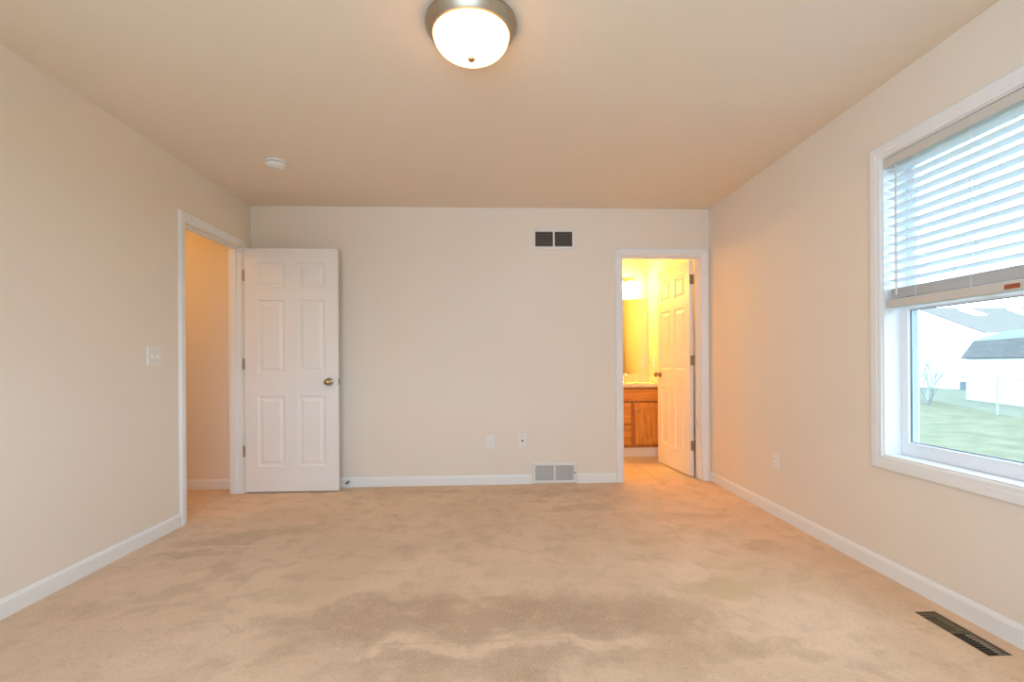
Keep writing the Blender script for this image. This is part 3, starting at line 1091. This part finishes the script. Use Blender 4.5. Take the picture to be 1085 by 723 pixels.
cb.box(0.345, 0.590, 0.0, 0.02, 0.362, 0.380)
cb.build('body', M['oak_frame'], vn)
tag(MB().box(0.0, VW, 0.035, 0.050, 0.0, 0.1095).build('toe_board', M['trim'], vn), 'white toe board')
CK = [(0.0005, 0), (0.006, 0), (0.006, 0.010), (0.013, 0.016), (0.015, 0.022), (0.011, 0.027), (0.0005, 0.028)]


def cab_front(name, x0, x1, z0, z1, kx, kz, panel=True):
    mb = MB()
    if panel:
        mb.bbox(x0, x0 + 0.05, -0.018, -0.0004, z0, z1, 0.004)
        mb.bbox(x1 - 0.05, x1, -0.018, -0.0004, z0, z1, 0.002)
        mb.bbox(x0 + 0.05, x1 - 0.05, -0.018, -0.0004, z0, z0 + 0.05, 0.002)
        mb.bbox(x0 + 0.05, x1 - 0.05, -0.018, -0.0004, z1 - 0.05, z1, 0.002)
    else:
        mb.bbox(x0, x1, -0.018, -0.0004, z0, z1, 0.003)
    o = mb.build(name, M['oak_v'] if panel else M['oak_h'], vn)
    if panel:
        MB().box(x0 + 0.048, x1 - 0.048, -0.010, -0.003, z0 + 0.048, z1 - 0.048).build('inner_panel', M['oak_v'], o)
    if kx is not None:
        MB().lathe(CK, T(kx, -0.018, kz) @ R(PI / 2, 'X'), 18).build('cabinet_knob', M['knob'], o, smooth=40)
    return o


cab_front('door', 1.578 - VX0, 1.866 - VX0, 0.147, 0.612, 1.612 - VX0, 0.530)
cab_front('door', 0.968 - VX0, 1.238 - VX0, 0.147, 0.612, 1.206 - VX0, 0.530)
cab_front('drawer', 1.268 - VX0, 1.532 - VX0, 0.382, 0.612, 0.470, 0.497, False)
cab_front('drawer', 1.268 - VX0, 1.532 - VX0, 0.147, 0.360, 0.470, 0.254, False)
cab_front('false_front', 1.268 - VX0, 1.866 - VX0, 0.636, 0.766, None, None, False)
cab_front('false_front', 0.968 - VX0, 1.238 - VX0, 0.636, 0.766, None, None, False)

# countertop with basin
vt = empty('bathroom_countertop', (VX0 - 0.01, VY0 - 0.028, ZT))
tag(vt, 'pale cultured marble vanity top with backsplash and basin', 'countertop')
tw, td = VW + 0.009, BY1 - 0.001 - (VY0 - 0.028)
BCX, BCY, BRX, BRY = 1.47 - VX0 + 0.01, 0.30, 0.20, 0.15
seg = 40
mb = MB()
inner = [(BCX + BRX * math.cos(2 * PI * i / seg), BCY + BRY * math.sin(2 * PI * i / seg)) for i in range(seg)]


def edge_pt(i):
    a = 2 * PI * i / seg
    c, s_ = math.cos(a), math.sin(a)
    t = min((tw - BCX if c > 0 else BCX) / max(abs(c), 1e-6), (td - BCY if s_ > 0 else BCY) / max(abs(s_), 1e-6))
    return (BCX + c * t, BCY + s_ * t)


outer = [edge_pt(i) for i in range(seg)]
corner_pts = [(0, 0), (tw, 0), (tw, td), (0, td)]
TZ = 0.038
for i in range(seg):
    j = (i + 1) % seg
    mb.face([(*inner[i], TZ), (*outer[i], TZ), (*outer[j], TZ), (*inner[j], TZ)])
    o0, o1 = outer[i], outer[j]
    for c in corner_pts:
        if (abs(o0[0] - c[0]) < 1e-6 or abs(o0[1] - c[1]) < 1e-6) and (abs(o1[0] - c[0]) < 1e-6 or abs(o1[1] - c[1]) < 1e-6) \
                and abs(o0[0] - o1[0]) > 1e-6 and abs(o0[1] - o1[1]) > 1e-6:
            mb.face([(*o0, TZ), (*c, TZ), (*o1, TZ)])
    for k in range(5):
        r0, r1 = math.cos(k / 5 * PI / 2), math.cos((k + 1) / 5 * PI / 2) if k < 4 else 0.15
        zz0, zz1 = TZ - 0.11 * math.sin(k / 5 * PI / 2), TZ - 0.11 * math.sin((k + 1) / 5 * PI / 2)
        P_ = lambda q, r, z: (BCX + (q[0] - BCX) * r, BCY + (q[1] - BCY) * r, z)
        mb.face([P_(inner[i], r0, zz0), P_(inner[j], r0, zz0), P_(inner[j], r1, zz1), P_(inner[i], r1, zz1)])
    mb.face([(BCX + (inner[i][0] - BCX) * 0.15, BCY + (inner[i][1] - BCY) * 0.15, TZ - 0.11), (BCX + (inner[j][0] - BCX) * 0.15, BCY + (inner[j][1] - BCY) * 0.15, TZ - 0.11), (BCX, BCY, TZ - 0.112)])
# apron edges
mb.face([(0, 0, 0.0), (tw, 0, 0.0), (tw, 0, TZ - 0.004), (0, 0, TZ - 0.004)])
mb.face([(0, 0, TZ - 0.004), (tw, 0, TZ - 0.004), (tw, 0.001, TZ), (0, 0.001, TZ)])
mb.face([(0, 0, 0), (0, td, 0), (0, td, TZ), (0, 0, TZ)])
mb.face([(tw, 0, 0), (tw, td, 0), (tw, td, TZ), (tw, 0, TZ)])
mb.face([(0, 0, 0), (tw, 0, 0), (tw, 0.027, 0), (0, 0.027, 0)])
weld(mb.build('counter_slab', M['counter'], vt, smooth=35))
MB().bbox(0, tw, td - 0.020, td, TZ + 0.0003, TZ + 0.095, 0.003).build('backsplash', M['counter'], vt)

# faucet
fc = empty('basin_faucet', (1.47, 5.890, ZT + TZ + 0.0006))
tag(fc, 'bright two handle basin faucet on the vanity top before the backsplash', 'faucet')
sp = MB().lathe([(0.0005, 0), (0.026, 0), (0.026, 0.006), (0.018, 0.012), (0.015, 0.05), (0.0005, 0.05)], T(0.10, 0, 0), 20)
sp.tube([(0.10, 0, 0.045), (0.10, 0, 0.085), (0.10, -0.02, 0.108), (0.10, -0.06, 0.115), (0.10, -0.10, 0.100), (0.10, -0.115, 0.085)], [0.013, 0.012, 0.012, 0.011, 0.010, 0.010], 12)
sp.build('spout', M['chrome'], fc, smooth=50)
for s in (-0.01, 0.21):
    hb = MB().lathe([(0.0005, 0), (0.024, 0), (0.024, 0.006), (0.014, 0.014), (0.012, 0.045), (0.018, 0.055), (0.020, 0.068), (0.012, 0.078), (0.0005, 0.080)], T(s + 0.03 * (1 if s > 0 else -1), 0, 0), 20)
    hb.bbox(s + 0.03 * (1 if s > 0 else -1) - 0.006, s + 0.03 * (1 if s > 0 else -1) + 0.006, -0.045, 0.0, 0.060, 0.070, 0.003)
    hb.build('handle', M['chrome'], fc, smooth=50)

# mirror
mr = empty('wall_mirror', (1.30, BY1, 0.928))
tag(mr, 'frameless wall mirror above the vanity backsplash', 'mirror')
mw = BX1 - 0.012 - 1.30
MB().bbox(1.30 * 0 - 0.30, mw, -0.006, -0.0005, 0, 0.925, 0.001).build('mirror_glass', M['mirror'], mr)

# vanity light
vl = empty('vanity_light', (1.48, BY1, 2.085))
tag(vl, 'vanity wall light bar with row of lit glass shades above the mirror', 'wall lamp')
MB().bbox(-0.26, 0.26, -0.025, -0.0005, -0.030, 0.018, 0.006).build('back_bar', M['chrome'], vl)
SH = [(0.012, 0.0), (0.026, -0.006), (0.042, -0.040), (0.050, -0.085), (0.059, -0.135), (0.057, -0.137), (0.0005, -0.122)]
for x in (0.185, 0.062, -0.062, -0.185):
    arm = MB().tube([(x, -0.02, 0.0), (x, -0.07, 0.010), (x, -0.105, 0.004), (x, -0.115, -0.012)], 0.006, 8)
    arm.lathe([(0.0005, 0.024), (0.006, 0.020), (0.009, 0.010), (0.020, -0.010), (0.022, -0.020), (0.0005, -0.020)], T(x, -0.115, 0.0), 18)
    arm.build('arm', M['knob'], vl, smooth=50)
    MB().lathe(SH, T(x, -0.115, -0.018), 24).build('glass_shade', M['bulb'], vl, smooth=50)

# ------------------------------------------------------------------ outside
GZ = -0.5
tag(MB().box(2.3, 220, -160, 220, GZ - 0.1, GZ).build('ground', M['grass']), 'pale green lawn outside the window', 'lawn', kind='structure')

# chain link fence
p1, p2 = Vector((17.371, 18.91)), Vector((14.409, 13.42))
dv = (p2 - p1)
step = dv.length
dv.normalize()
fe = empty('chain_link_fence', (p1.x, p1.y, GZ), math.atan2(dv.y, dv.x))
tag(fe, 'grey chain link fence crossing the lawn outside the window', 'fence')
FH = 1.04
for i in range(-1, 4):
    MB().lathe([(0.0005, 0), (0.024, 0), (0.024, FH), (0.030, FH), (0.026, FH + 0.04), (0.0005, FH + 0.055)], T(i * step, 0, 0), 12).build('fence_post', M['galv'], fe, smooth=50)
MB().tube([(-step, 0, FH), (step * 3, 0, FH)], 0.018, 8).build('top_rail', M['galv'], fe)
ch = MB()
L_ = step * 4
sz = 0.11
n = int(L_ / sz)
hh = FH - 0.05
for i in range(-int(hh / sz), n):
    for sgn in (1, -1):
        xa = -step + i * sz
        u0, u1 = xa, xa + hh
        z0, z1 = 0.03, hh + 0.03
        if u0 < -step:
            z0 += (-step - u0)
            u0 = -step
        if u1 > step * 3:
            z1 -= (u1 - step * 3)
            u1 = step * 3
        if sgn < 0:
            z0, z1 = hh + 0.06 - z0, hh + 0.06 - z1
        ch.tube([(u0, 0.004 * sgn, z0), (u1, 0.004 * sgn, z1)], 0.0014, 3)
tag(ch.build('chain_mesh', M['galv'], fe), None)

# neighbouring house (gable end faces the window)
ho = empty('neighbouring_house', (25.15, 28.2, GZ))
tag(ho, 'white house with grey shingled roof and two skylights beyond the fence', 'house')
HL, HWD, EZ, PZ = 18.0, 4.0, 2.98, 4.66
wl_ = MB()
prof = [(-HWD, 0), (HWD, 0), (HWD, EZ - 0.12), (0, PZ - 0.12), (-HWD, EZ - 0.12)]
wl_.prism(prof, 0.25, HL, lambda t, a, b: (t, a, b))
wl_.build('wall', M['siding'], ho)
OV = 4.22
sl_z = (PZ - EZ) / HWD
rf = MB().prism([(-OV, PZ - sl_z * OV), (0, PZ), (OV, PZ - sl_z * OV), (OV, PZ - sl_z * OV + 0.10), (0, PZ + 0.10), (-OV, PZ - sl_z * OV + 0.10)], 0.0, HL + 0.2, lambda t, a, b: (t, a, b))
rf.build('roof', M['shingle'], ho)
MB().prism([(-OV, PZ - sl_z * OV - 0.20), (0, PZ - 0.20), (OV, PZ - sl_z * OV - 0.20), (OV, PZ - sl_z * OV + 0.05), (0, PZ + 0.05), (-OV, PZ - sl_z * OV + 0.05)],
           -0.03, 0.0, lambda t, a, b: (t, a, b)).build('rake_board', M['siding'], ho)
MB().box(0, HL, -OV - 0.03, -OV, PZ - sl_z * OV - 0.10, PZ - sl_z * OV + 0.10).build('fascia', M['siding'], ho)
for sx0 in (2.15, 5.15, 8.15):
    sk = MB()
    def SP(x, y, h):
        return (x, y, PZ + 0.10 + sl_z * y + h)
    a, b_ = -0.55, -1.55
    for z_ in (0.0, 0.10):
        sk.face([SP(sx0, a, z_), SP(sx0 + 0.75, a, z_), SP(sx0 + 0.75, b_, z_), SP(sx0, b_, z_)])
    for (q, r_) in (((sx0, a), (sx0 + 0.75, a)), ((sx0 + 0.75, a), (sx0 + 0.75, b_)), ((sx0 + 0.75, b_), (sx0, b_)), ((sx0, b_), (sx0, a))):
        sk.face([SP(*q, 0), SP(*r_, 0), SP(*r_, 0.10), SP(*q, 0.10)])
    tag(sk.build('skylight', M['siding'], ho), 'white skylight')
ub = MB().bbox(-0.2, 0.2, -0.12, 0.12, 0, 0.42, 0.02)
uo = empty('utility_box', (25.0, 24.95, GZ))
tag(uo, 'small dark utility box by the white house behind the shed corner', 'utility box')
ub.build('box_body', M['grey_box'], uo)
MB().bbox(-0.23, 0.23, -0.15, 0.15, 0.42, 0.45, 0.008).build('box_lid', M['grey_box'], uo)

# garden shed
s1, s2 = Vector((19.263, 19.178)), Vector((17.87, 15.799))
sdv = (s1 - s2).normalized()
sh = empty('garden_shed', (s1.x, s1.y, GZ), math.atan2(sdv.y, sdv.x))
tag(sh, 'white garden shed with grey gambrel roof behind the chain link fence', 'shed')
SL, SWD = 5.6, 2.6          # local: x from -SL..0 , y from -SWD..0 ; visible side is y=0
ez, bz, pz = 1.72, 2.36, 2.75
MB().prism([(0, 0), (-SWD, 0), (-SWD, ez), (-SWD + 0.33, bz - 0.06), (-SWD / 2, pz - 0.06), (-0.33, bz - 0.06), (0, ez)], -SL, -0.0, lambda t, a, b: (t, a, b)).build('wall', M['siding'], sh)
MB().prism([(0.12, ez - 0.04), (-0.30, bz), (-0.33, bz - 0.05), (0.10, ez - 0.08)], -SL - 0.15, 0.15, lambda t, a, b: (t, a, b)).build('roof', M['shed_shingle'], sh)
MB().prism([(-SWD - 0.12, ez - 0.04), (-SWD + 0.30, bz), (-SWD + 0.33, bz - 0.05), (-SWD - 0.10, ez - 0.08)], -SL - 0.15, 0.15, lambda t, a, b: (t, a, b)).build('roof', M['shed_shingle'], sh)
MB().prism([(-0.29, bz), (-SWD / 2, pz), (-SWD + 0.29, bz), (-SWD + 0.29, bz - 0.05), (-SWD / 2, pz - 0.05), (-0.29, bz - 0.05)], -SL - 0.15, 0.15, lambda t, a, b: (t, a, b)).build('upper_roof', M['shed_top'], sh)

# bare shrub
bs = MB()


def branch(p, d, ln, r, depth_):
    pts = [p]
    q = p.copy()
    dd = d.copy()
    for i in range(3):
        dd = (dd + Vector((rnd.uniform(-.18, .18), rnd.uniform(-.18, .18), rnd.uniform(-.05, .15)))).normalized()
        q = q + dd * ln / 3
        pts.append(q.copy())
    bs.tube(pts, [r, r * .85, r * .7, r * .55], 5)
    if depth_ > 0:
        for k in range(3):
            i = rnd.choice((1, 2, 3))
            nd = (dd + Vector((rnd.uniform(-.8, .8), rnd.uniform(-.8, .8), rnd.uniform(0, .5)))).normalized()
            branch(pts[i], nd, ln * rnd.uniform(.5, .75), r * .6, depth_ - 1)


for k in range(7):
    a = k / 7 * 2 * PI
    branch(Vector((0.10 * math.cos(a), 0.10 * math.sin(a), -0.02)), Vector((0.38 * math.cos(a), 0.38 * math.sin(a), 1)).normalized(), 1.15, 0.017, 3)
so = bs.build('bare_shrub', M['bark'], None, smooth=60, loc=(15.45, 16.9, GZ))
tag(so, 'leafless grey shrub on the lawn at the left of the window view', 'shrub')
